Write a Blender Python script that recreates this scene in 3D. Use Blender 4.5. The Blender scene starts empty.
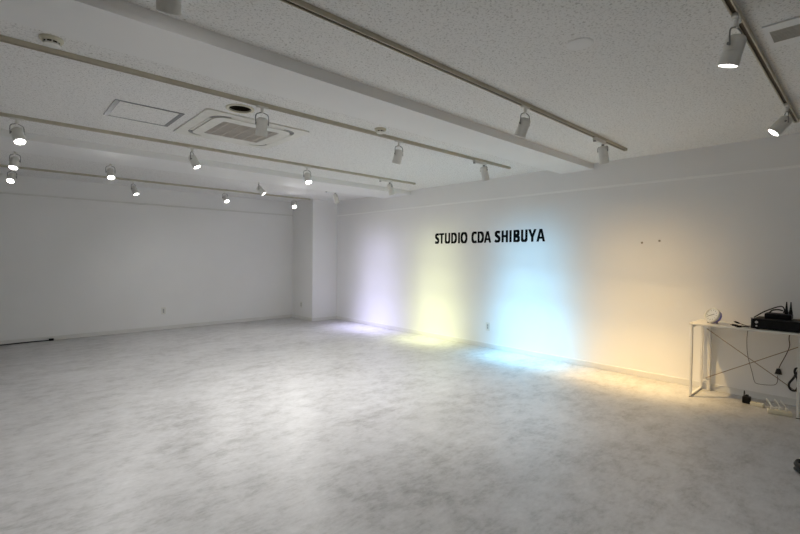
import bpy, bmesh, math, random
from mathutils import Vector, Matrix, Euler, Quaternion
random.seed(7)
S = bpy.context.scene
COL = S.collection
PI = math.pi

# ------------------------------------------------------------------ camera, world, exposure
F_PX = 440.27
RIGHT = Vector((0.73352, -0.67962, 0.00885))
UP = Vector((0.00905, 0.02279, 0.99970))
FWD = RIGHT.cross(UP) * -1
FWD.normalize(); RIGHT.normalize(); UP = RIGHT.cross(FWD).normalized()
cd = bpy.data.cameras.new('camera'); cam = bpy.data.objects.new('camera', cd); COL.objects.link(cam)
cd.sensor_width = 36.0; cd.lens = F_PX / 800 * 36.0; cd.clip_start = 0.02
m = Matrix((RIGHT, UP, -FWD)).transposed().to_4x4(); m.translation = Vector((0, 0, 1.3))
cam.matrix_world = m
S.camera = cam
w = bpy.data.worlds.new('world'); S.world = w; w.use_nodes = True
w.node_tree.nodes['Background'].inputs[0].default_value = (0.6, 0.7, 0.9, 1)
w.node_tree.nodes['Background'].inputs[1].default_value = 0.0
S.view_settings.view_transform = 'Standard'; S.view_settings.look = 'None'
S.view_settings.gamma = 1.0; S.view_settings.use_curve_mapping = False
S.view_settings.exposure = 0.22

XW, YF, ZC = 5.257, 8.40, 2.43          # right wall, far wall, ceiling
XL, YB = -3.2, -2.2                     # walls beside and behind the camera
FLOOD = 1.0
# light settings: power (W), cone (deg), blend, colour
WHITE = (1.0, 0.985, 0.965)
LIGHTS = {
 'far':   (20, 105, 1.0, WHITE),
 'mid':   (17, 100, 1.0, WHITE),
 'near':  (64, 95, 1.0, (1.0, 0.98, 0.955)),
 'above': (34, 100, 1.0, (1.0, 0.98, 0.95)),  # the added fill lamp, out of view
 'side':  (3, 95, 1.0, (1.0, 0.97, 0.93)),
}
# wall washers: power, colour, half-width of the wash on the wall (m), downward aim offset (deg)
WASH = {
 'lavender': (440, (0.65, 0.63, 1.0), 0.74, 5),
 'yellow':   (380, (0.93, 0.97, 0.50), 0.63, 2),
 'cyan':     (680, (0.29, 0.69, 1.0), 0.62, 1),
 'orange':   (420, (1.0, 0.68, 0.29), 0.85, 4),
}
# stray light round the beams: power, cone, upward lean
SPILL = {'far': (12.5, 168), 'mid': (7.5, 168), 'near': (12, 168), 'side': (2, 168), 'above': (1, 168)}
S.cycles.diffuse_bounces = 8

# ------------------------------------------------------------------ materials
def mat(name, col, rough=0.6, metal=0.0, emit=None, estr=0.0, spec=0.5):
    M = bpy.data.materials.new(name); M.use_nodes = True
    b = M.node_tree.nodes['Principled BSDF']
    b.inputs['Base Color'].default_value = (*col, 1); b.inputs['Roughness'].default_value = rough
    b.inputs['Metallic'].default_value = metal; b.inputs['Specular IOR Level'].default_value = spec
    if emit:
        b.inputs['Emission Color'].default_value = (*emit, 1); b.inputs['Emission Strength'].default_value = estr
    return M

def noisy(name, c1, c2, scale=(3, 3, 3), rough=0.7, detail=5, bump=0.0, bscale=60, lo=0.35, hi=0.65, spec=0.4):
    M = mat(name, c1, rough, spec=spec); nt = M.node_tree; b = nt.nodes['Principled BSDF']
    tc = nt.nodes.new('ShaderNodeTexCoord'); mp = nt.nodes.new('ShaderNodeMapping')
    mp.inputs['Scale'].default_value = scale
    n = nt.nodes.new('ShaderNodeTexNoise'); n.inputs['Detail'].default_value = detail; n.inputs['Scale'].default_value = 1.0
    r = nt.nodes.new('ShaderNodeValToRGB')
    r.color_ramp.elements[0].position = lo; r.color_ramp.elements[1].position = hi
    r.color_ramp.elements[0].color = (*c1, 1); r.color_ramp.elements[1].color = (*c2, 1)
    nt.links.new(tc.outputs['Object'], mp.inputs[0]); nt.links.new(mp.outputs[0], n.inputs[0])
    nt.links.new(n.outputs['Fac'], r.inputs[0]); nt.links.new(r.outputs[0], b.inputs['Base Color'])
    if bump:
        n2 = nt.nodes.new('ShaderNodeTexNoise'); n2.inputs['Scale'].default_value = bscale; n2.inputs['Detail'].default_value = 3
        bp = nt.nodes.new('ShaderNodeBump'); bp.inputs['Strength'].default_value = bump; bp.inputs['Distance'].default_value = 0.004
        nt.links.new(tc.outputs['Object'], n2.inputs[0]); nt.links.new(n2.outputs['Fac'], bp.inputs['Height'])
        nt.links.new(bp.outputs[0], b.inputs['Normal'])
    return M

def floor_material():
    M = mat('concrete_look_vinyl', (0.4, 0.4, 0.4), 0.42, spec=0.45); nt = M.node_tree; b = nt.nodes['Principled BSDF']
    L = nt.links.new
    tc = nt.nodes.new('ShaderNodeTexCoord')
    def noise(scale, detail, rough=0.55, dist=0.0):
        mp = nt.nodes.new('ShaderNodeMapping'); mp.inputs['Scale'].default_value = scale
        n = nt.nodes.new('ShaderNodeTexNoise'); n.inputs['Scale'].default_value = 1.0
        n.inputs['Detail'].default_value = detail; n.inputs['Roughness'].default_value = rough
        n.inputs['Distortion'].default_value = dist
        L(tc.outputs['Object'], mp.inputs[0]); L(mp.outputs[0], n.inputs[0]); return n.outputs['Fac']
    def mth(op, a, c):
        q = nt.nodes.new('ShaderNodeMath'); q.operation = op
        for i, v in enumerate((a, c)):
            if isinstance(v, (int, float)): q.inputs[i].default_value = v
            else: L(v, q.inputs[i])
        return q.outputs[0]
    big = noise((1.4, 2.0, 1), 4, 0.6, 0.3)
    mid = noise((6.0, 8.5, 1), 8, 0.72, 0.2)
    fine = noise((20, 46, 1), 6, 0.7)
    v = mth('ADD', mth('MULTIPLY', big, 0.26), mth('ADD', mth('MULTIPLY', mid, 0.50), mth('MULTIPLY', fine, 0.24)))
    r = nt.nodes.new('ShaderNodeValToRGB'); e = r.color_ramp.elements
    e[0].position = 0.36; e[0].color = (0.285, 0.278, 0.272, 1)
    e[1].position = 0.64; e[1].color = (0.57, 0.568, 0.57, 1)
    k = e.new(0.5); k.color = (0.465, 0.461, 0.461, 1)
    L(v, r.inputs[0]); L(r.outputs[0], b.inputs['Base Color'])
    rr = nt.nodes.new('ShaderNodeMapRange'); rr.inputs[3].default_value = 0.30; rr.inputs[4].default_value = 0.44
    L(mid, rr.inputs[0]); L(rr.outputs[0], b.inputs['Roughness'])
    bp = nt.nodes.new('ShaderNodeBump'); bp.inputs['Strength'].default_value = 0.08; bp.inputs['Distance'].default_value = 0.003
    L(fine, bp.inputs['Height']); L(bp.outputs[0], b.inputs['Normal'])
    return M

def ceiling_material():
    M = mat('fissured_ceiling_board', (0.8, 0.8, 0.78), 0.9, spec=0.2); nt = M.node_tree; b = nt.nodes['Principled BSDF']
    L = nt.links.new
    tc = nt.nodes.new('ShaderNodeTexCoord')
    n = nt.nodes.new('ShaderNodeTexNoise'); n.inputs['Scale'].default_value = 88; n.inputs['Detail'].default_value = 4
    n.inputs['Roughness'].default_value = 0.62; n.inputs['Distortion'].default_value = 0.6
    L(tc.outputs['Object'], n.inputs[0])
    r = nt.nodes.new('ShaderNodeValToRGB'); e = r.color_ramp.elements
    e[0].position = 0.34; e[0].color = (0.54, 0.53, 0.51, 1); e[1].position = 0.47; e[1].color = (0.85, 0.845, 0.83, 1)
    L(n.outputs['Fac'], r.inputs[0]); L(r.outputs[0], b.inputs['Base Color'])
    bp = nt.nodes.new('ShaderNodeBump'); bp.inputs['Strength'].default_value = 0.35; bp.inputs['Distance'].default_value = 0.004
    L(n.outputs['Fac'], bp.inputs['Height']); L(bp.outputs[0], b.inputs['Normal'])
    return M

MT = {
 'wall': noisy('white_wallpaper', (0.835, 0.833, 0.825), (0.86, 0.858, 0.85), (1.2, 1.2, 1.2), 0.75, 4, 0.06, 140),
 'beam': noisy('white_painted_beam', (0.83, 0.828, 0.818), (0.86, 0.858, 0.848), (1.5, 1.5, 1.5), 0.7, 3),
 'ceil': ceiling_material(), 'floor': floor_material(),
 'trim': noisy('bright_white_rail', (0.93, 0.93, 0.92), (0.95, 0.95, 0.94), (2, 2, 20), 0.4, 3),
 'base': noisy('white_skirting', (0.72, 0.715, 0.69), (0.77, 0.765, 0.74), (2, 2, 20), 0.45, 3),
 'rail': noisy('cream_track_enamel', (0.50, 0.46, 0.36), (0.56, 0.52, 0.41), (9, 9, 9), 0.4, 3),
 'slot': noisy('track_slot_dark', (0.05, 0.035, 0.022), (0.09, 0.065, 0.04), (20, 20, 20), 0.5, 3),
 'lampwhite': noisy('white_lamp_enamel', (0.70, 0.69, 0.65), (0.75, 0.74, 0.70), (15, 15, 15), 0.35, 3),
 'lampgrey': noisy('grey_lamp_hinge', (0.20, 0.20, 0.20), (0.27, 0.27, 0.26), (20, 20, 20), 0.4, 3),
 'lens': mat('lit_lens', (1, 1, 1), 0.3, emit=(1.0, 0.98, 0.95), estr=14.0),
 'lens_lavender': mat('lavender_filter', (0.6, 0.55, 1.0), 0.3, emit=(0.65, 0.6, 1.0), estr=8.0),
 'lens_yellow': mat('yellow_filter', (1.0, 0.95, 0.4), 0.3, emit=(1.0, 0.95, 0.45), estr=8.0),
 'lens_cyan': mat('cyan_filter', (0.4, 0.8, 1.0), 0.3, emit=(0.4, 0.8, 1.0), estr=8.0),
 'lens_orange': mat('amber_filter', (1.0, 0.65, 0.25), 0.3, emit=(1.0, 0.65, 0.25), estr=8.0),
 'plastic': noisy('white_plastic', (0.72, 0.71, 0.66), (0.78, 0.77, 0.72), (12, 12, 12), 0.4, 3),
 'cream': noisy('cream_plastic', (0.66, 0.62, 0.48), (0.72, 0.68, 0.54), (12, 12, 12), 0.45, 3),
 'grille': noisy('beige_grey_filter', (0.40, 0.375, 0.34), (0.46, 0.435, 0.40), (60, 4, 4), 0.8, 3),
 'hatchgrey': noisy('grey_aluminium_frame', (0.19, 0.19, 0.195), (0.24, 0.24, 0.245), (30, 30, 30), 0.4, 3),
 'vent': noisy('grey_beige_vent', (0.46, 0.44, 0.40), (0.52, 0.50, 0.46), (30, 30, 30), 0.6, 3),
 'dark': noisy('dark_cavity', (0.035, 0.026, 0.015), (0.06, 0.045, 0.025), (20, 20, 20), 0.7, 3),
 'black': noisy('black_plastic', (0.005, 0.005, 0.006), (0.011, 0.011, 0.012), (30, 30, 30), 0.5, 3, spec=0.2),
 'ink': mat('black_vinyl', (0.004, 0.004, 0.005), 0.75, spec=0.1),
 'cable': noisy('black_cable_rubber', (0.012, 0.012, 0.012), (0.025, 0.024, 0.023), (40, 40, 40), 0.5, 3),
 'brown': noisy('brown_cable', (0.05, 0.03, 0.018), (0.09, 0.055, 0.03), (40, 40, 40), 0.5, 3),
 'desk': noisy('white_desk_board', (0.76, 0.74, 0.69), (0.80, 0.78, 0.73), (2, 30, 2), 0.4, 4),
 'steel': noisy('white_steel_tube', (0.70, 0.69, 0.66), (0.76, 0.75, 0.72), (10, 10, 10), 0.35, 3),
 'rod': noisy('bronze_brace_rod', (0.26, 0.19, 0.12), (0.32, 0.24, 0.16), (30, 30, 30), 0.4, 3),
 'violet': noisy('violet_translucent', (0.25, 0.22, 0.70), (0.33, 0.30, 0.80), (20, 20, 20), 0.35, 3),
 'dial': noisy('pale_dial', (0.70, 0.72, 0.72), (0.76, 0.78, 0.78), (20, 20, 20), 0.5, 3),
 'knob': noisy('silver_knob', (0.55, 0.55, 0.55), (0.65, 0.65, 0.65), (40, 40, 40), 0.35, 3),
 'mark': noisy('grey_wall_plug', (0.28, 0.25, 0.20), (0.34, 0.30, 0.25), (40, 40, 40), 0.6, 3),
}

# ------------------------------------------------------------------ mesh helpers
class MB:
    def __init__(s): s.bm = bmesh.new()
    def box(s, x0, x1, y0, y1, z0, z1, bev=0.0, seg=2):
        t = bmesh.new(); bmesh.ops.create_cube(t, size=1)
        for v in t.verts:
            v.co = Vector((x0 + (v.co.x + .5) * (x1 - x0), y0 + (v.co.y + .5) * (y1 - y0), z0 + (v.co.z + .5) * (z1 - z0)))
        if bev: bmesh.ops.bevel(t, geom=t.edges[:], offset=bev, segments=seg, profile=.5, affect='EDGES')
        return s._add(t)
    def _add(s, t, M=None):
        if M is not None: bmesh.ops.transform(t, matrix=M, verts=t.verts)
        me = bpy.data.meshes.new('t'); t.to_mesh(me); t.free(); s.bm.from_mesh(me); bpy.data.meshes.remove(me); return s
    def lathe(s, prof, seg=28, M=None):
        """profile of (r, z) turned about Z"""
        t = bmesh.new(); rings = []
        for r, z in prof:
            if r < 1e-6: rings.append([t.verts.new((0, 0, z))])
            else: rings.append([t.verts.new((r * math.cos(2 * PI * i / seg), r * math.sin(2 * PI * i / seg), z)) for i in range(seg)])
        for a, b in zip(rings, rings[1:]):
            for i in range(seg):
                j = (i + 1) % seg
                if len(a) == 1 and len(b) == 1: continue
                if len(a) == 1: t.faces.new((a[0], b[j], b[i]))
                elif len(b) == 1: t.faces.new((a[i], a[j], b[0]))
                else: t.faces.new((a[i], a[j], b[j], b[i]))
        bmesh.ops.recalc_face_normals(t, faces=t.faces[:])
        return s._add(t, M)
    def tube(s, pts, r, seg=8, cyc=False, smooth=True, sub=6):
        P = [Vector(p) for p in pts]
        if smooth and len(P) > 2:
            Q = []; n = len(P)
            rng = range(n if cyc else n - 1)
            for i in rng:
                p0 = P[(i - 1) % n] if (cyc or i > 0) else P[0] * 2 - P[1]
                p1 = P[i]; p2 = P[(i + 1) % n]
                p3 = P[(i + 2) % n] if (cyc or i + 2 < n) else P[-1] * 2 - P[-2]
                for k in range(sub):
                    u = k / sub
                    Q.append(.5 * ((2 * p1) + (p2 - p0) * u + (2 * p0 - 5 * p1 + 4 * p2 - p3) * u * u + (3 * p1 - p0 - 3 * p2 + p3) * u ** 3))
            if not cyc: Q.append(P[-1])
            P = Q
        t = bmesh.new(); rings = []; n = len(P); up = None
        for i in range(n):
            a = P[(i - 1) % n] if (cyc or i > 0) else P[i]; b = P[(i + 1) % n] if (cyc or i < n - 1) else P[i]
            d = (b - a).normalized()
            if up is None: up = d.orthogonal().normalized()
            up = (up - d * up.dot(d)); up = up.normalized() if up.length > 1e-6 else d.orthogonal().normalized()
            sd = d.cross(up)
            rings.append([t.verts.new(P[i] + (up * math.cos(2 * PI * k / seg) + sd * math.sin(2 * PI * k / seg)) * r) for k in range(seg)])
        for i in range(n if cyc else n - 1):
            a, b = rings[i], rings[(i + 1) % n]
            for k in range(seg): t.faces.new((a[k], a[(k + 1) % seg], b[(k + 1) % seg], b[k]))
        if not cyc: t.faces.new(rings[0][::-1]); t.faces.new(rings[-1])
        bmesh.ops.recalc_face_normals(t, faces=t.faces[:])
        return s._add(t)
    def bar(s, a, b, w, h=None):
        """square bar between two points"""
        a, b = Vector(a), Vector(b); d = (b - a); L = d.length; h = h or w
        t = bmesh.new(); bmesh.ops.create_cube(t, size=1)
        bmesh.ops.scale(t, vec=(w, h, L), verts=t.verts)
        bmesh.ops.bevel(t, geom=t.edges[:], offset=min(w, h) * .12, segments=1, affect='EDGES')
        M = Matrix.Translation((a + b) / 2) @ d.to_track_quat('Z', 'Y').to_matrix().to_4x4()
        return s._add(t, M)
    def prism(s, poly, d, M=None):
        """polygon in XY extruded by d along Z"""
        t = bmesh.new(); A = [t.verts.new((x, y, 0)) for x, y in poly]; B = [t.verts.new((x, y, d)) for x, y in poly]
        t.faces.new(A[::-1]); t.faces.new(B); n = len(poly)
        for i in range(n): t.faces.new((A[i], A[(i + 1) % n], B[(i + 1) % n], B[i]))
        bmesh.ops.recalc_face_normals(t, faces=t.faces[:])
        return s._add(t, M)
    def loopframe(s, outer, inner, z0, z1):
        """ring between two same-length loops in XY"""
        t = bmesh.new(); n = len(outer)
        V = [[t.verts.new((x, y, z)) for x, y in lp] for lp in (outer, inner) for z in (z0, z1)]
        o0, o1, i0, i1 = V
        for k in range(n):
            j = (k + 1) % n
            t.faces.new((o0[k], o0[j], o1[j], o1[k])); t.faces.new((i0[j], i0[k], i1[k], i1[j]))
            t.faces.new((o0[j], o0[k], i0[k], i0[j])); t.faces.new((o1[k], o1[j], i1[j], i1[k]))
        bmesh.ops.recalc_face_normals(t, faces=t.faces[:])
        return s._add(t)
    def build(s, name, material, parent=None, smooth=False, loc=None):
        me = bpy.data.meshes.new(name); s.bm.to_mesh(me); s.bm.free(); me.materials.append(material)
        if smooth:
            me.polygons.foreach_set('use_smooth', [True] * len(me.polygons))
            try: me.set_sharp_from_angle(angle=math.radians(40))
            except Exception: pass
        o = bpy.data.objects.new(name, me); COL.objects.link(o)
        if parent: o.parent = parent
        if loc: o.location = loc
        return o

def tag(o, label=None, cat=None, group=None, kind=None):
    if label: o['label'] = label
    if cat: o['category'] = cat
    if group: o['group'] = group
    if kind: o['kind'] = kind
    return o
def empty(name, loc, label, cat, group=None, rz=0.0):
    o = bpy.data.objects.new(name, None); COL.objects.link(o); o.location = loc; o.rotation_euler.z = rz
    o.empty_display_size = 0.05
    return tag(o, label, cat, group)
def copy_tree(o, parent=None):
    c = o.copy(); COL.objects.link(c)
    if parent: c.parent = parent
    for ch in o.children:
        if ch.type != 'LIGHT': copy_tree(ch, c)
    return c
def rrect(x0, x1, y0, y1, r, n=6):
    out = []
    for cx, cy, a0 in ((x1 - r, y1 - r, 0), (x0 + r, y1 - r, 90), (x0 + r, y0 + r, 180), (x1 - r, y0 + r, 270)):
        for i in range(n + 1):
            a = math.radians(a0 + 90 * i / n); out.append((cx + r * math.cos(a), cy + r * math.sin(a)))
    return out
def struct(name, mb, material, label, cat):
    return tag(mb.build(name, material), label, cat, None, 'structure')

# ------------------------------------------------------------------ the room
CX0, CY0 = 4.675, 7.60                    # column corner
T = 0.12
struct('floor', MB().box(XL - T, XW + T, YB - T, YF + T, -0.1, 0), MT['floor'], 'grey mottled concrete-look vinyl floor of the whole studio', 'floor')
struct('wall_right', MB().box(XW, XW + T, YB - T, YF + T, 0, ZC), MT['wall'], 'long white wall with black lettering and coloured light washes', 'wall')
struct('wall_far', MB().box(XL - T, XW, YF, YF + T, 0, ZC), MT['wall'], 'plain pale grey far wall behind the rows of lit spotlights', 'wall')
struct('wall_left', MB().box(XL - T, XL, YB - T, YF, 0, ZC), MT['wall'], 'white wall on the left beyond the picture edge', 'wall')
struct('wall_back', MB().box(XL, XW, YB - T, YB, 0, ZC), MT['wall'], 'white wall behind the camera', 'wall')
struct('wall_column', MB().box(CX0, XW, CY0, YF, 0, ZC), MT['wall'], 'square white column filling the corner of far and right walls', 'column')

# ceiling with one round cut-out for the recessed fitting
HX, HY, HR = 1.41, 3.345, 0.082
def ceiling_mesh():
    n = 32; t = bmesh.new()
    q = 0.25
    def pt(i):
        a = 2 * PI * i / n; c, s_ = math.cos(a), math.sin(a); k = max(abs(c), abs(s_))
        return (HX + HR * c, HY + HR * s_), (HX + q * c / k, HY + q * s_ / k)
    for z in (ZC, ZC + 0.12):
        I = [t.verts.new((*pt(i)[0], z)) for i in range(n)]; O = [t.verts.new((*pt(i)[1], z)) for i in range(n)]
        for i in range(n): t.faces.new((I[i], I[(i + 1) % n], O[(i + 1) % n], O[i]))
        x0, x1, y0, y1 = XL - T, XW + T, YB - T, YF + T
        for a, b, c, d in ((x0, HX - q, y0, y1), (HX + q, x1, y0, y1), (HX - q, HX + q, y0, HY - q), (HX - q, HX + q, HY + q, y1)):
            t.faces.new([t.verts.new(p) for p in ((a, c, z), (b, c, z), (b, d, z), (a, d, z))])
    return t
mb = MB(); mb._add(ceiling_mesh())
struct('ceiling', mb, MT['ceil'], 'white fissured acoustic board ceiling', 'ceiling')
struct('ceiling_beam', MB().box(XL, XW, 2.30, 2.715, 2.36, ZC + .01), MT['beam'], 'shallow smooth white ceiling beam nearer the camera', 'beam')
struct('ceiling_beam', MB().box(XL, XW, 5.42, 6.12, 2.362, ZC + .01), MT['beam'], 'shallow smooth white ceiling beam in the far half of the room', 'beam')
def molding(mb, along, fix, a, b, sgn):
    z0, z1, d = 2.125, 2.15, 0.006 if along == 'y' else 0.018
    if along == 'y': mb.box(fix - d, fix, a, b, z0, z1, .002)
    else: mb.box(a, b, fix - d, fix, z0 + .015, z1 + .015, .004)
    return mb
struct('trim_1', molding(MB(), 'y', XW, YB, CY0, 0), MT['trim'], 'thin white picture rail high on the right wall', 'trim')
struct('trim_2', molding(MB(), 'x', YF, XL, CX0, 0), MT['base'], 'thin white picture rail high on the far wall', 'trim')
BH, BD = 0.062, 0.009
struct('baseboard_right', MB().box(XW - BD, XW, YB, CY0 - BD, 0, BH, .002), MT['base'], 'low white skirting along the right wall', 'baseboard')
struct('baseboard_far', MB().box(XL, CX0 - BD, YF - BD, YF, 0, BH, .002), MT['base'], 'low white skirting along the far wall', 'baseboard')
struct('baseboard_column', MB().box(CX0 - BD, XW, CY0 - BD, CY0, 0, BH, .002).box(CX0 - BD, CX0, CY0, YF, 0, BH, .002), MT['base'], 'low white skirting round the corner column', 'baseboard')

# ------------------------------------------------------------------ lighting tracks
TRK_W, TRK_Z0 = 0.032, 2.405
def track(y, x0, x1, label):
    L = x1 - x0
    t = empty('lighting_track', (x0, y, TRK_Z0), label, 'lighting track', 'lighting tracks fixed to the ceiling')
    h = ZC - TRK_Z0 + .001; W = TRK_W / 2
    b = MB()
    b.box(0, L, -W, -.0085, 0, .006, .0015).box(0, L, .0085, W, 0, .006, .0015)
    b.box(0, L, -W, -W + .005, .004, h).box(0, L, W - .005, W, .004, h)
    b.build('rail', MT['rail'], t)
    MB().box(.002, L - .002, -W + .004, W - .004, .009, h - .001).build('conductor_slot', MT['slot'], t)
    MB().box(L - .001, L + .012, -W - .001, W + .001, -.001, h, .002).build('end_cap', MT['rail'], t)
    return t
TY = {'1': 3.115, '2': 1.764, '3': 4.80, '4': 6.25, '5': 7.60, 'R': 0.455}
track(TY['1'], -1.3, 4.72, 'ceiling track just past the near beam, with three spotlights and the smoke detectors beside it')
track(TY['2'], -1.3, 4.76, 'ceiling track between camera and near beam, ending over the right wall')
track(TY['3'], -1.3, 4.73, 'ceiling track just beyond the air conditioner cassette')
track(TY['4'], -1.3, 4.77, 'ceiling track along the far beam, second from the far wall')
track(TY['5'], -1.3, 4.60, 'ceiling track nearest the far wall, ending at the corner column')
track(TY['R'], -1.3, 4.73, 'ceiling track at upper right with two lit spotlights leaning left')

# ------------------------------------------------------------------ spotlights
R_ = 0.041
def head_mesh(LEN):
    # local: pivot at origin, beam along -Z
    return MB().lathe([(0, .024), (.020, .024), (.031, .018), (R_ - .002, .008), (R_, 0), (R_, -.045), (R_ - .0015, -.046), (R_ - .0015, -.049), (R_, -.05),
                       (R_, -LEN + .03), (R_ - .003, -LEN + .03), (R_ - .003, -LEN + .036), (0, -LEN + .036)], 32)
def make_spot(long_adapter):
    LEN = .138 if long_adapter else .108
    r = empty('track_spotlight', (0, 0, 0), 'x', 'spotlight')
    a = MB()
    if long_adapter: a.box(-.185, .035, -.017, .017, -.034, .004, .006)
    else: a.box(-.045, .045, -.0135, .0135, -.016, .006, .004)
    a.build('adapter', MT['lampwhite'], r, True)
    if long_adapter:
        MB().box(-.186, -.165, -.012, .012, -.04, -.028, .003).build('latch', MT['lampgrey'], r, True)
    zt = -.034 if long_adapter else -.016
    zs = zt - (.016 if long_adapter else .034)
    MB().lathe([(0, zt + .002), (.013, zt + .002), (.012, zt - .012), (.008, zs), (0, zs)], 20).build('stem', MT['lampgrey'] if long_adapter else MT['lampwhite'], r, True)
    piv = zs - (.022 if long_adapter else .056)
    # yoke: turns about Z with the pan; carries the head
    y = MB()
    for sgn in (-1, 1):
        y.tube([(0, 0, zs + .004), (0, sgn * .022, zs - .002), (0, sgn * (R_ + .004), zs - .02 if not long_adapter else zs - .012), (0, sgn * (R_ + .005), piv - .03)], .0035, 8, sub=5)
    yo = y.build('yoke', MT['lampgrey'], r, True)
    hd = head_mesh(LEN).build('head', MT['lampwhite'], r, True, loc=(0, 0, piv))
    MB().loopframe([((R_ + .0015) * math.cos(2 * PI * i / 32), (R_ + .0015) * math.sin(2 * PI * i / 32)) for i in range(32)],
                   [((R_ - .004) * math.cos(2 * PI * i / 32), (R_ - .004) * math.sin(2 * PI * i / 32)) for i in range(32)], -LEN, -LEN + .032).build('front_ring', MT['lampwhite'], hd, True)
    for sgn in (-1, 1):
        MB().lathe([(0, 0), (.007, 0), (.007, .006), (0, .006)], 12, Matrix.Translation((0, sgn * R_, -.02)) @ Matrix.Rotation(-sgn * PI / 2, 4, 'X')).build('pivot_screw', MT['lampgrey'], hd, True)
    ln = MB().lathe([(0, -LEN + .012), (.012, -LEN + .0085), (.026, -LEN + .010), (R_ - .005, -LEN + .014), (R_ - .005, -LEN + .02), (0, -LEN + .02)], 28).build('lens', MT['lens'], hd, True)
    return r
protoA, protoB = make_spot(False), make_spot(True)
used = {False: False, True: False}
GROUP = 'white track spotlights'
LENS = {}
def wash_beam(root, hd, light, tilt):
    """spot with an elongated beam (the lamp's own photometric curve): narrow sideways, long up the wall"""
    P, colr, half, aim = WASH[light]
    LEN = .138
    ld = bpy.data.lights.new('wash_beam', 'SPOT'); ld.energy = P; ld.color = colr
    ld.spot_size = math.radians(176); ld.spot_blend = 0.1; ld.shadow_soft_size = 0.02
    ld.use_nodes = True; nt = ld.node_tree; L = nt.links.new; em = nt.nodes['Emission']
    tc = nt.nodes.new('ShaderNodeTexCoord'); sx = nt.nodes.new('ShaderNodeSeparateXYZ'); L(tc.outputs['Normal'], sx.inputs[0])
    def mth(op, a, b=0.0):
        q = nt.nodes.new('ShaderNodeMath'); q.operation = op
        for i, v in enumerate((a, b)):
            if isinstance(v, (int, float)): q.inputs[i].default_value = v
            else: L(v, q.inputs[i])
        return q.outputs[0]
    dx, dyy, dz = sx.outputs[0], sx.outputs[1], mth('MULTIPLY', sx.outputs[2], -1.0)
    ang = mth('ARCTAN2', dx, dz)                                   # 0 = straight down, 90 deg = level towards the wall
    s1 = mth('MAXIMUM', mth('DIVIDE', dx, 1.0), mth('MAXIMUM', mth('DIVIDE', dz, 2.2), 0.02))
    yy = mth('DIVIDE', mth('DIVIDE', dyy, s1), half)
    lat = mth('EXPONENT', mth('MULTIPLY', mth('POWER', mth('ABSOLUTE', yy), 2.5), -1.0))
    cr = nt.nodes.new('ShaderNodeValToRGB'); r = cr.color_ramp; r.interpolation = 'LINEAR'
    stops = [((d_ + 50 - aim) / 140, v_) for d_, v_ in CURVE]
    r.elements[0].position = stops[0][0]; r.elements[0].color = (stops[0][1],) * 3 + (1,)
    r.elements[1].position = stops[-1][0]; r.elements[1].color = (stops[-1][1],) * 3 + (1,)
    for d_, v_ in stops[1:-1]:
        e = r.elements.new(d_); e.color = (v_, v_, v_, 1)
    L(mth('DIVIDE', mth('ADD', ang, math.radians(50)), math.radians(140)), cr.inputs[0])
    L(mth('MULTIPLY', lat, cr.outputs[0]), em.inputs['Strength'])
    lo = bpy.data.objects.new('wash_beam', ld); COL.objects.link(lo); lo.parent = root
    d_ = LEN + .004; t = math.radians(tilt)
    lo.location = Vector(hd.location) + Vector((math.sin(t), 0, -math.cos(t))) * d_
# photometric curve of the washers: degrees from straight down towards the wall, relative intensity
CURVE = [(-45, 0), (-25, .012), (-10, .03), (0, .07), (5, .15), (10, .38), (15, .78), (20, 1.0), (25, .96), (28, .72), (36, .25), (46, .092), (60, .033), (69, .012), (82, 0)]
def spot(trk, x, pan, tilt, light, label, long_adapter=False, dz=0.0):
    """pan: compass direction of the beam in degrees from +X; tilt: degrees away from straight down"""
    proto = protoB if long_adapter else protoA
    if used[long_adapter]: o = copy_tree(proto)
    else: o = proto; used[long_adapter] = True
    LEN = .138 if long_adapter else .108
    o.location = (x, TY[trk], TRK_Z0 + .002)
    o['label'] = label; o['group'] = GROUP
    pr, tr = math.radians(pan), math.radians(tilt)
    for ch in o.children:
        n = ch.name.split('.')[0]
        if n == 'yoke': ch.rotation_euler = (0, 0, pr)
        if n == 'head':
            ch.rotation_mode = 'XYZ'
            # tilt -Z towards +X of the yoke, then pan
            q = Quaternion((0, 0, 1), pr) @ Quaternion((0, 1, 0), -tr)
            ch.rotation_euler = q.to_euler('XYZ')
            hd = ch
    if light in WASH:
        for ch in hd.children:
            if ch.name.startswith('lens'):
                ch.data = LENS.setdefault(light, ch.data.copy()); ch.data.materials[0] = MT['lens_' + light]
        wash_beam(o, hd, light, tilt)
        return o
    P, cone, bl, colr = LIGHTS[light]
    dim = .2 if x < .3 else 1.0          # the lamps by the left edge burn weaker
    for p_, c_ in ((P, cone), SPILL[light]):
        ld = bpy.data.lights.new('spot_beam', 'SPOT'); ld.energy = p_ * dim; ld.color = colr
        ld.spot_size = math.radians(c_); ld.spot_blend = bl; ld.shadow_soft_size = 0.025
        lo = bpy.data.objects.new('spot_beam', ld); COL.objects.link(lo); lo.parent = hd
        lo.location = (0, 0, -LEN - .004)
    return o
# row nearest the far wall
spot('5', 0.20, -105, 45, 'far', 'lit spotlight at far left, lowest of the three stacked at the picture edge')
spot('5', 1.57, -50, 26, 'far', 'lit spotlight in the farthest row, second from the left picture edge')
spot('5', 2.94, -85, 40, 'far', 'lit spotlight in the farthest row, second from the corner column')
spot('5', 4.26, -115, 50, 'far', 'lit spotlight in the farthest row, right beside the corner column')
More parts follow.
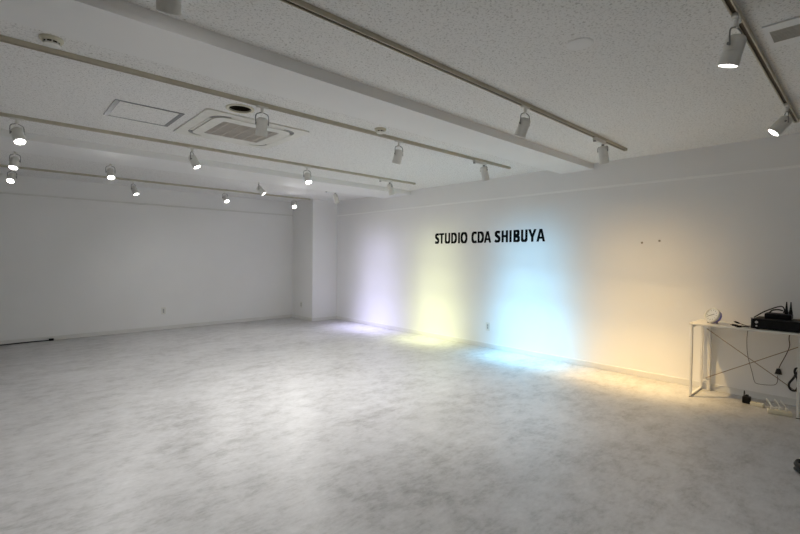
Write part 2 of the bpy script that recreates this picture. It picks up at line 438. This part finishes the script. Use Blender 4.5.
# second row from the far wall
spot('4', 0.19, -112, 26, 'far', 'lit spotlight at the left edge, middle of the three stacked there')
spot('4', 1.05, -92, 33, 'far', 'lit spotlight below the square hatch, hung from the far beam')
spot('4', 2.92, -35, 42, 'far', 'lit spotlight below and right of the air conditioner, leaning right, on far beam track')
spot('4', 4.28, 0, 19, 'lavender', 'spotlight on long adapter nearest the corner column, casting the lavender wash', True)
# row beyond the air conditioner
spot('3', 0.16, -72, 30, 'mid', 'lit spotlight at the left edge, top of the three stacked there')
spot('3', 1.52, -38, 28, 'mid', 'lit spotlight leaning right just below the air conditioner cassette')
spot('3', 2.87, -100, 28, 'mid', 'lit spotlight facing the camera, between air conditioner and corner column')
spot('3', 4.23, 0, 20, 'yellow', 'spotlight on long adapter left of lettering, casting the yellow wash', True)
# row just past the near beam
spot('1', 1.48, 75, 18, 'near', 'white spotlight hanging in front of the air conditioner grille')
spot('1', 2.86, 85, 22, 'near', 'white spotlight right of the small smoke detector, on the middle track')
spot('1', 4.20, 0, 20, 'cyan', 'spotlight on long adapter above the lettering, casting the pale blue wash', True)
# row before the near beam
spot('2', 0.48, 75, 34, 'near', 'nearest spotlight, cut off by the top picture edge at upper left')
spot('2', 2.87, 80, 26, 'near', 'white spotlight halfway along the track before the near beam, tilted left')
spot('2', 4.22, 0, 18, 'orange', 'spotlight on long adapter at the track end, casting the orange wash', True)
# right-hand track
spot('R', 1.17, 39, 30, 'above', 'added fill spotlight on the right-hand track, out of view beyond the top picture edge')  # extra lamp added out of view to brighten the foreground floor
spot('R', 2.50, 71, 17, 'side', 'large lit spotlight at upper right, nearer of the two on its track')
spot('R', 4.17, 110, 41, 'side', 'lit spotlight at the right edge, farther of the two on its track')

# ------------------------------------------------------------------ ceiling fittings
# four-way air conditioner cassette
ac = empty('air_conditioner', (1.675, 3.945, ZC), 'white four-way ceiling cassette air conditioner with beige centre grille', 'air conditioner')
hx, hy = .455, .44
MB().loopframe(rrect(-hx, hx, -hy, hy, .03), rrect(-.375, .375, -.37, .37, .11), -.012, .004).build('face_panel', MT['plastic'], ac)
MB().box(-.38, .38, -.375, .375, -.006, .004).build('air_slot', MT['lampgrey'], ac)
MB().loopframe(rrect(-.342, .342, -.337, .337, .10), rrect(-.252, .252, -.236, .236, .012), -.016, 0).build('inner_panel', MT['plastic'], ac)
for i, (a, b) in enumerate(((0, -1), (0, 1), (-1, 0), (1, 0))):
    f = MB()
    if a == 0: f.box(-.235, .235, b * .355 - .012, b * .355 + .012, -.013, -.007, .002)
    else: f.box(a * .359 - .012, a * .359 + .012, -.235, .235, -.013, -.007, .002)
    f.build('air_flap', MT['plastic'], ac, True)
g = MB().box(-.252, .252, -.236, .236, -.012, -.004)
gr = g.build('intake_grille', MT['grille'], ac)
s_ = MB()
for i in range(19): y = -.225 + i * .025; s_.box(-.25, .25, y - .004, y + .004, -.0165, -.011)
for i in range(5): x = -.2 + i * .1; s_.box(x - .004, x + .004, -.234, .234, -.017, -.011)
s_.build('grille_slats', noisy('beige_slats', (.56, .52, .47), (.62, .58, .53), (10, 10, 10), .6), gr)

# inspection hatch
h = empty('inspection_hatch', (0.905, 4.02, ZC), 'square ceiling access hatch with grey metal frame, left of the air conditioner', 'hatch')
MB().loopframe(rrect(-.237, .237, -.237, .237, .002, 2), rrect(-.204, .204, -.222, .222, .002, 2), -.005, .003).build('frame', MT['hatchgrey'], h)
MB().box(-.204, .204, -.222, .222, -.003, .003).build('hatch_panel', MT['ceil'], h)

# recessed downlight, off
d = empty('recessed_downlight', (HX, HY, ZC), 'round recessed ceiling fitting with dark hollow and cream ring, beside the air conditioner', 'downlight')
n = 36
MB().lathe([(.105, 0), (.104, -.006), (.098, -.009), (.084, -.007), (.079, 0), (.079, .004), (.105, .004)], 36).build('trim_ring', MT['cream'], d, True)
MB().lathe([(.0805, -.004), (.0805, .1), (0, .1), (0, .103), (.0815, .103), (.0815, -.004)], 36).build('dark_can', MT['dark'], d, True)

def smoke(x, y, label, sc=1.0):
    o = empty('smoke_detector', (x, y, ZC), label, 'smoke detector', 'ceiling smoke detectors')
    MB().lathe([(0, .002), (.052 * sc, .002), (.052 * sc, -.010), (.046 * sc, -.018), (0, -.018)], 28).build('base', MT['cream'], o, True)
    MB().lathe([(0, -.017), (.034 * sc, -.017), (.034 * sc, -.028), (0, -.028)], 24).build('sensor_grille', MT['dark'], o, True)
    c = MB().lathe([(0, -.027), (.036 * sc, -.027), (.036 * sc, -.034), (.028 * sc, -.04), (0, -.041)], 24)
    for i in range(8):
        a = i * PI / 4; c.box(.034 * sc * math.cos(a) - .003, .034 * sc * math.cos(a) + .003, .034 * sc * math.sin(a) - .003, .034 * sc * math.sin(a) + .003, -.03, -.016)
    c.build('cover', MT['plastic'], o, True)
smoke(.24, 2.965, 'round cream smoke detector at upper left, above the long track')
smoke(2.53, 3.0, 'round cream smoke detector in mid ceiling, left of a white spotlight')
o = MB().lathe([(0, .002), (.066, .002), (.066, -.003), (.060, -.006), (0, -.0065)], 40).build('blank_cover_plate', MT['beam'], None, True, (2.28, 1.083, ZC))
tag(o, 'flat round white cover plate on the near ceiling', 'cover plate')
v = empty('ceiling_vent', (2.90, 0.40, ZC), 'white ceiling vent with grey grille at the upper right corner', 'vent')
MB().loopframe([(-.155, 0), (.145, 0), (.145, -.72), (-.155, -.72)], [(-.08, -.02), (.07, -.02), (.07, -.70), (-.08, -.70)], -.008, .003).build('vent_frame', MT['beam'], v)
vg = MB().box(-.08, .07, -.70, -.02, -.003, .002).build('vent_grille', MT['grille'], v)
b = MB()
for i in range(9): x = -.075 + i * .0175; b.box(x, x + .008, -.70, -.02, -.008, -.002)
b.build('vent_slats', MT['vent'], vg)

# ------------------------------------------------------------------ wall lettering
sign = empty('wall_lettering', (XW, 4.84, 1.517), 'black bold capital letters STUDIO CDA SHIBUYA on the right wall', 'lettering')
HC = .166
SW, SH = .0335, .029
def ribbon(P, hw):
    """offset polyline (2-D) to a closed polygon list of quads"""
    n = len(P); L = []; R = []
    for i in range(n):
        a = P[max(i - 1, 0)]; b = P[min(i + 1, n - 1)]
        dx, dy = b[0] - a[0], b[1] - a[1]; l = math.hypot(dx, dy) or 1
        nx, ny = -dy / l, dx / l
        # heavier verticals than horizontals
        k = hw * (abs(nx) * SW + abs(ny) * SH) / SW
        L.append((P[i][0] + nx * k, P[i][1] + ny * k)); R.append((P[i][0] - nx * k, P[i][1] - ny * k))
    return [(L[i], L[i + 1], R[i + 1], R[i]) for i in range(n - 1)]
def arc(cx, cy, rx, ry, a0, a1, n=14, p=2.4):
    out = []
    for i in range(n + 1):
        a = math.radians(a0 + (a1 - a0) * i / n); c, s = math.cos(a), math.sin(a)
        out.append((cx + rx * math.copysign(abs(c) ** (2 / p), c), cy + ry * math.copysign(abs(s) ** (2 / p), s)))
    return out
def glyph(ch, W):
    H = HC; s = SW; h = SH; hw = s / 2; q = []
    rect = lambda x0, x1, y0, y1: q.append(((x0, y0), (x1, y0), (x1, y1), (x0, y1)))
    if ch == 'I': rect(0, W, 0, H)
    elif ch == 'T': rect(W / 2 - s / 2, W / 2 + s / 2, 0, H); rect(0, W, H - h, H)
    elif ch == 'H': rect(0, s, 0, H); rect(W - s, W, 0, H); rect(s, W - s, H * .52 - h / 2, H * .52 + h / 2)
    elif ch == 'U':
        r = W / 2 - hw
        q += ribbon([(hw, H), (hw, H * .6)] + arc(W / 2, H * .30, r, H * .30 - h / 2, 180, 360, 20) + [(W - hw, H * .6), (W - hw, H)], hw)
    elif ch == 'D':
        rect(0, s, 0, H)
        q += ribbon([(s * .5, H - h / 2)] + arc(W * .42, H / 2, W * .58 - hw, H / 2 - h / 2, 90, -90, 24, 2.3) + [(s * .5, h / 2)], hw)
    elif ch == 'B':
        rect(0, s, 0, H)
        for y0, y1, k in ((0, H * .53, 1.0), (H * .50, H, .93)):
            q += ribbon([(s * .5, y1 - h / 2)] + arc(W * .48, (y0 + y1) / 2, W * k - W * .48 - hw, (y1 - y0) / 2 - h / 2, 90, -90, 18) + [(s * .5, y0 + h / 2)], hw)
    elif ch == 'O':
        q += ribbon(arc(W / 2, H / 2, W / 2 - hw, H / 2 + .002 - h / 2, 0, 360, 48, 2.3), hw)
    elif ch == 'C':
        r = W * .62
        q += ribbon([(W, H - h * .75)] + arc(r, H / 2, r - hw, H / 2 + .002 - h / 2, 82, 278, 30, 2.3) + [(W, h * .75)], hw)
    elif ch == 'S':
        pts = [(.90, .84), (.62, .905), (.36, .87), (.20, .75), (.27, .62), (.52, .51), (.76, .40), (.82, .25), (.66, .12), (.38, .09), (.04, .17)]
        P = []
        for i in range(len(pts) - 1):
            p0 = pts[max(i - 1, 0)]; p1 = pts[i]; p2 = pts[i + 1]; p3 = pts[min(i + 2, len(pts) - 1)]
            for k in range(5):
                u = k / 5
                P.append(tuple(.5 * (2 * p1[j] + (p2[j] - p0[j]) * u + (2 * p0[j] - 5 * p1[j] + 4 * p2[j] - p3[j]) * u * u + (3 * p1[j] - p0[j] - 3 * p2[j] + p3[j]) * u ** 3) for j in (0, 1)))
        P.append(pts[-1])
        q += ribbon([(x * W, y * H) for x, y in P], hw)
    elif ch == 'A':
        c = W / 2; t = s * .58
        q.append(((0, 0), (s, 0), (c + t * .55, H), (c - t, H))); q.append(((W - s, 0), (W, 0), (c + t, H), (c - t * .55, H)))
        rect(W * .25, W * .75, H * .22, H * .22 + h * .95)
    elif ch == 'Y':
        c = W / 2
        q.append(((0, H), (s * 1.08, H), (c + s * .38, H * .42), (c - s / 2, H * .36))); q.append(((W - s * 1.08, H), (W, H), (c + s / 2, H * .36), (c - s * .38, H * .42)))
        rect(c - s / 2, c + s / 2, 0, H * .44)
    return q
LET = 'STUDIOCDASHIBUYA'
SPAN = [(4.84, 4.755), (4.752, 4.648), (4.631, 4.524), (4.501, 4.388), (4.362, 4.327), (4.312, 4.184), (4.105, 4.010), (3.992, 3.880), (3.878, 3.752),
        (3.691, 3.597), (3.575, 3.472), (3.448, 3.414), (3.383, 3.284), (3.266, 3.168), (3.157, 3.036), (3.035, 2.911)]
# glyph X runs along -Y of the room, glyph Y is up, thickness out of the wall (-X)
GM = Matrix(((0, 0, -1, 0), (-1, 0, 0, 0), (0, 1, 0, 0), (0, 0, 0, 1)))
for ch, (ya, yb) in zip(LET, SPAN):
    b = MB()
    for poly in glyph(ch, ya - yb): b.prism(poly, .003, GM)
    b.build('letter', MT['ink'], sign, loc=(0, ya - 4.84, 0))

# ------------------------------------------------------------------ wall outlets and plugs
def outlet(name, loc, rz, label):
    o = empty(name, loc, label, 'wall outlet', 'white wall outlets', rz)
    MB().box(-.035, .035, -.006, .001, -.06, .06, .003).build('cover_plate', MT['plastic'], o)
    f = MB().box(-.012, .012, -.009, -.005, -.035, .035, .001).build('socket_face', noisy('grey_socket', (.42, .42, .41), (.48, .48, .47), (30, 30, 30), .5), o)
    s = MB()
    for z in (-.018, .018):
        for x in (-.005, .005): s.box(x - .001, x + .001, -.0096, -.0085, z - .005, z + .005)
    s.build('slots', MT['dark'], f)
outlet('wall_outlet', (2.18, YF, .325), 0, 'white power outlet low on the far wall')
outlet('wall_outlet', (CX0, 8.03, .30), -PI / 2, 'power outlet low on the shaded side of the corner column')
outlet('wall_outlet', (XW, 3.787, .305), -PI / 2, 'power outlet low on the right wall between yellow and blue washes')
for y, z, l in ((1.751, 1.480, 'fainter grey wall plug right of the lettering, the left of the pair'), (1.578, 1.497, 'darker grey wall plug above the desk side, the right of the pair')):
    o = MB().lathe([(0, 0), (.011, 0), (.011, .004), (.006, .005), (.006, .012), (0, .012)], 16, Matrix.Rotation(-PI / 2, 4, 'Y')).build('wall_plug', MT['mark'], None, True, (XW, y, z))
    tag(o, l, 'wall plug', 'wall plugs')

# ------------------------------------------------------------------ desk
DX0, DX1, DY0, DY1, DZ = 4.836, 5.240, 0.385, 1.185, 0.700
dk = empty('desk', (5.04, .785, 0), 'narrow white desk with slim steel frame against the right wall', 'desk')
ox, oy = 5.04, .785
MB().box(DX0 - ox, DX1 - ox, DY0 - oy, DY1 - oy, DZ - .018, DZ, .003).build('desk_top', MT['desk'], dk)
tw = .020
for sy, yc in ((1, DY1 - .022), (-1, DY0 + .018)):
    y = yc - oy
    fr = MB()
    xa, xb = DX0 + .012 - ox, DX1 - .022 - ox
    fr.bar((xa, y, tw / 2 + .004), (xb, y, tw / 2 + .004), tw).bar((xa, y, DZ - .018 - tw / 2), (xb, y, DZ - .018 - tw / 2), tw)
    fr.build('side_rail', MT['steel'], dk)
    for x in (xa, xb):
        lg = MB().bar((x, y, .004), (x, y, DZ - .018), tw).build('leg', MT['steel'], dk)
        MB().lathe([(0, 0), (.012, 0), (.012, .005), (0, .005)], 14, Matrix.Translation((x, y, 0))).build('foot_pad', MT['black'], lg)
# rear upright with bracket and crossed braces
yp = 1.098 - oy
MB().bar((DX1 - .022 - ox, yp, .0), (DX1 - .022 - ox, yp, DZ - .018), .028, .028).build('rear_post', MT['steel'], dk)
MB().bar((DX1 - .022 - ox, yp, .095), (DX1 - .022 - ox, DY1 - .022 - oy, .095), .012).build('bracket', MT['steel'], dk)
BRX = DX1 - .038 - ox
def dy(v): return v - oy
MB().tube([(BRX, dy(1.12), .615), (BRX, dy(.43), .13)], .0034, 8, smooth=False).build('cross_brace', MT['rod'], dk)
MB().tube([(BRX - .009, dy(1.12), .125), (BRX - .009, dy(.43), .545)], .0034, 8, smooth=False).build('cross_brace', MT['rod'], dk)

# clock on the desk: face turned to the camera, tilted back
ck = empty('desk_clock', (4.985, 1.035, DZ), 'small round white desk clock with violet case, on the desk', 'clock')
face = Vector((-.78, .48, .40)).normalized()
q = face.to_track_quat('Z', 'Y')
CM = Matrix.Translation((-.005, 0, .078)) @ q.to_matrix().to_4x4()
MB().lathe([(0, -.062), (.046, -.062), (.060, -.048), (.066, -.012), (.062, -.004), (0, -.004)], 36, CM).build('case', MT['violet'], ck, True)
MB().lathe([(.058, .006), (.062, .010), (.072, .008), (.075, 0), (.073, -.012), (.066, -.014), (.058, -.004)], 36, CM).build('bezel', MT['plastic'], ck, True)
dl = MB().lathe([(0, .002), (.059, .002), (.059, -.003), (0, -.003)], 36, CM).build('dial', MT['dial'], ck, True)
tk = MB()
for i in range(12):
    a = i * PI / 6
    t = bmesh.new(); bmesh.ops.create_cube(t, size=1); bmesh.ops.scale(t, vec=(.011, .004, .001), verts=t.verts)
    tk._add(t, CM @ Matrix.Rotation(a, 4, 'Z') @ Matrix.Translation((.047, 0, .0026)))
tk.build('hour_marks', MT['lampgrey'], dl)
for a, L, wd in ((25, .030, .004), (205, .042, .003)):
    t = bmesh.new(); bmesh.ops.create_cube(t, size=1); bmesh.ops.scale(t, vec=(L, wd, .0012), verts=t.verts)
    b = MB(); b._add(t, CM @ Matrix.Rotation(math.radians(a), 4, 'Z') @ Matrix.Translation((L / 2 - .004, 0, .0045))); b.build('hand', MT['black'], dl)
for yy in (-.028, .028):
    MB().tube([(.018, yy, .03), (.022, yy * 1.3, .006)], .005, 8, smooth=False).lathe([(0, 0), (.009, 0), (.009, .006), (0, .006)], 12, Matrix.Translation((.022, yy * 1.3, 0))).build('foot', MT['lampgrey'], ck, True)
MB().lathe([(0, 0), (.010, 0), (.010, .012), (0, .012)], 12, Matrix.Translation((-.034, 0, 0))).build('front_foot', MT['plastic'], ck, True)

# rack amplifier on the desk
am = empty('amplifier', (5.02, .52, DZ), 'wide flat black audio unit standing on the desk', 'audio unit')
ax0, ax1, ay0, ay1 = -.15, .13, -.24, .195
MB().box(ax0, ax1, ay0, ay1, .008, .088, .004).build('case', MT['black'], am)
fp = MB().box(ax0 - .006, ax0 + .001, ay0 - .012, ay1 + .012, .006, .09, .002).build('front_panel', MT['black'], am)
for yy, zz, r in ((.168, .062, .011), (.168, .03, .007)):
    MB().lathe([(0, 0), (r, 0), (r * .9, .012), (0, .012)], 18, Matrix.Translation((ax0 - .006, yy, zz)) @ Matrix.Rotation(-PI / 2, 4, 'Y')).build('knob', MT['knob'], fp, True)
hnd = MB().tube([(ax0 - .005, ay1 + .003, .018), (ax0 - .03, ay1 + .003, .02), (ax0 - .03, ay1 + .003, .076), (ax0 - .005, ay1 + .003, .078)], .004, 8, sub=5)
hnd.build('front_handle', MT['black'], am, True)
for x in (ax0 + .03, ax1 - .03):
    for y in (ay0 + .03, ay1 - .03): MB().lathe([(0, 0), (.012, 0), (.012, .009), (0, .009)], 12, Matrix.Translation((x, y, 0))).build('rubber_foot', MT['black'], am)

# wireless router with two antennas on top of it
zt = DZ + .088
rt = empty('router', (5.07, .545, zt), 'black wireless receiver with two upright antennas on the audio unit', 'wireless receiver')
MB().box(-.07, .06, -.07, .11, 0, .044, .008).build('case', MT['black'], rt)
for y in (-.03, -.058):
    MB().lathe([(0, .03), (.013, .03), (.014, .06), (.009, .085), (.004, .148), (.002, .152), (0, .152)], 14, Matrix.Translation((0, y, 0))).build('antenna', MT['black'], rt, True)
sl = MB()
for i in range(9): sl.box(-.05, .04, .0 + i * .011, .004 + i * .011, .043, .0455)
sl.build('vent_ribs', MT['black'], rt)
# cables on top
cc = MB()
cc.tube([(4.965, .72, zt + .004), (4.97, .69, zt + .03), (4.985, .655, zt + .058), (5.0, .61, zt + .085), (5.02, .57, zt + .105), (5.03, .54, zt + .11), (5.035, .525, zt + .085), (5.03, .53, zt + .055)], .005, 8)
cc.tube([(5.0, .62, zt + .052), (5.0, .60, zt + .075), (5.02, .565, zt + .082), (5.03, .535, zt + .075)], .006, 8)
o = cc.build('audio_cable', MT['cable'], None, True); tag(o, 'black cable arching over the audio unit and receiver', 'cable')
o = MB().tube([(4.90, .735, zt + .0025), (4.92, .70, zt + .0025), (4.93, .67, zt + .003), (4.95, .64, zt + .0025), (4.98, .63, zt + .0025)], .0025, 8).build('thin_cable', MT['brown'], None, True)
tag(o, 'thin brown cable lying on top of the audio unit left end', 'cable')
# plug leads lying on the desk between clock and amplifier
def lead(name, pts, plug_at, label, mt='cable', r=.003):
    o = MB().tube(pts, r, 8).build(name, MT[mt], None, True)
    tag(o, label, 'audio lead', 'audio leads lying on the desk')
    a, b = Vector(plug_at[0]), Vector(plug_at[1])
    M = Matrix.Translation(a) @ (b - a).to_track_quat('Z', 'Y').to_matrix().to_4x4(); L = (b - a).length
    MB().lathe([(0, 0), (.006, 0), (.0085, L * .3), (.0085, L * .75), (.003, L * .78), (.003, L), (0, L)], 12, M).build('plug', MT['black'], o, True)
z = DZ + .0095
lead('audio_lead', [(4.875, .742, z), (4.87, .77, z), (4.86, .79, z)], ((4.86, .79, z), (4.842, .835, z)), 'black audio lead pointing at the desk front edge, nearest the front')
lead('audio_lead', [(4.90, .74, z), (4.91, .77, z), (4.925, .80, z), (4.93, .83, z)], ((4.93, .83, z), (4.94, .885, z)), 'dark audio lead lying straight between clock and audio unit', 'brown')
lead('audio_lead', [(4.96, .74, z), (4.97, .77, z), (4.99, .80, z + .004), (5.0, .83, z + .012)], ((5.0, .83, z + .012), (5.02, .875, z + .024)), 'dark audio lead with raised plug, behind the straight one', 'brown')

# hanging and floor cables under the desk
bx = DX1 + .004
o = MB().tube([(bx, .50, .672), (bx, .51, .60), (bx, .505, .53), (bx - .01, .53, .44), (bx - .01, .565, .345), (bx - .01, .575, .30)], .0032, 8).build('hanging_cable', MT['brown'], None, True)
tag(o, 'brown cable hanging behind the desk with a clip, right of centre', 'cable')
b = MB().prism([(-.026, 0), (.026, 0), (.013, .05), (-.013, .05)], .014, Matrix.Translation((bx - .017, .575, .265)) @ Matrix(((0, 0, 1, 0), (1, 0, 0, 0), (0, 1, 0, 0), (0, 0, 0, 1))))
b.build('cord_clip', MT['cable'], o)
o = MB().tube([(bx, .80, .681), (bx, .81, .55), (bx - .005, .80, .40), (bx - .005, .765, .25), (bx - .006, .745, .165), (bx - .006, .72, .145), (bx - .006, .64, .15), (bx - .006, .595, .165), (bx - .006, .58, .20), (bx - .006, .582, .25)], .0022, 8).build('hanging_wire', MT['brown'], None, True)
tag(o, 'thin wire sagging in a low loop behind the desk', 'wire')
# black loop at the right leg
lx = 5.19; dl_ = .035
o = MB().tube([(lx, y_ + dl_, z_) for y_, z_ in ((.385, .66), (.385, .45), (.40, .34), (.43, .265), (.462, .20), (.45, .155), (.42, .15), (.40, .19), (.405, .25), (.425, .31), (.42, .345), (.40, .35), (.385, .31), (.39, .25))], .0085, 8).build('cable_loop', MT['cable'], None, True)
tag(o, 'thick black cable hanging in a teardrop loop near the right desk leg', 'cable')
# adapter and power strips on the floor
o = empty('power_adapter', (5.02, .765, 0), 'black power adapter block on the floor under the desk', 'power adapter')
MB().box(-.03, .03, -.030, .030, 0, .062, .008).build('body', MT['black'], o)
MB().tube([(.0, .012, .058), (.0, .014, .072), (.02, .02, .10), (.06, .03, .09), (.12, .04, .04), (.16, .045, .008)], .003, 8).build('cord', MT['cable'], o, True)
MB().box(-.01, .02, -.012, .01, .058, .075, .003).build('plug', MT['black'], o)
o = empty('power_strip', (4.99, .695, 0), 'small white power strip beside the black adapter on the floor', 'power strip', 'white power strips', math.radians(-4))
MB().box(-.025, .025, -.058, .038, 0, .032, .006).build('body', MT['cream'], o)
MB().tube([(.0, -.056, .014), (.01, -.09, .012), (.03, -.12, .012), (.04, -.15, .02)], .0035, 8).build('cord', MT['plastic'], o, True)
s = MB()
for y in (-.035, -.005): s.box(-.008, -.004, y - .004, y + .004, .031, .0325).box(.004, .008, y - .004, y + .004, .031, .0325)
s.build('socket_slots', MT['dark'], o)
o = empty('power_strip', (4.86, .525, 0), 'larger white power strip with plugs and white cords, under the desk right end', 'power strip', 'white power strips', math.radians(12))
MB().box(-.03, .03, -.085, .075, 0, .036, .007).build('body', MT['cream'], o)
for y, dxp in ((.045, .0), (-.01, .01), (-.05, .0)):
    MB().box(dxp - .012, dxp + .012, y - .011, y + .011, .034, .06, .004).build('plug', MT['plastic'], o)
    MB().tube([(dxp, y, .058), (dxp + .03, y + .015, .085), (dxp + .07, y + .03, .10), (dxp + .13, y + .02, .06), (dxp + .2, y - .02, .012)], .004, 8).build('cord', MT['plastic'], o, True)
# coil of black cable at the lower right edge
c = MB()
for k in range(4):
    R = .075 - .006 * (k % 2); zz = .009 + .014 * k
    c.tube([(R * math.cos(a * PI / 6), R * math.sin(a * PI / 6), zz + .003 * math.sin(a * 2 + k)) for a in range(12)], .008, 8, cyc=True, sub=3)
o = c.build('cable_coil', MT['cable'], None, True, (3.655, .235, 0)); tag(o, 'black cable coil on the floor, cut off by the lower right picture edge', 'cable')
# lead along the far skirting
o = MB().tube([(-.4, YF - .07, .008), (.1, YF - .05, .008), (.3, YF - .03, .008), (.62, YF - .035, .008)], .008, 8).build('floor_cable', MT['cable'], None, True)
tag(o, 'black cable lying along the foot of the far wall', 'cable')
MB().box(.61, .67, YF - .055, YF - .02, 0.0, .032, .006).build('plug', MT['black'], o)
o = MB().box(.675, .82, YF - .05, YF - .022, 0, .024, .004).build('cord_cover', MT['plastic'])
tag(o, 'short white cord cover at the end of the far black cable', 'cord cover')
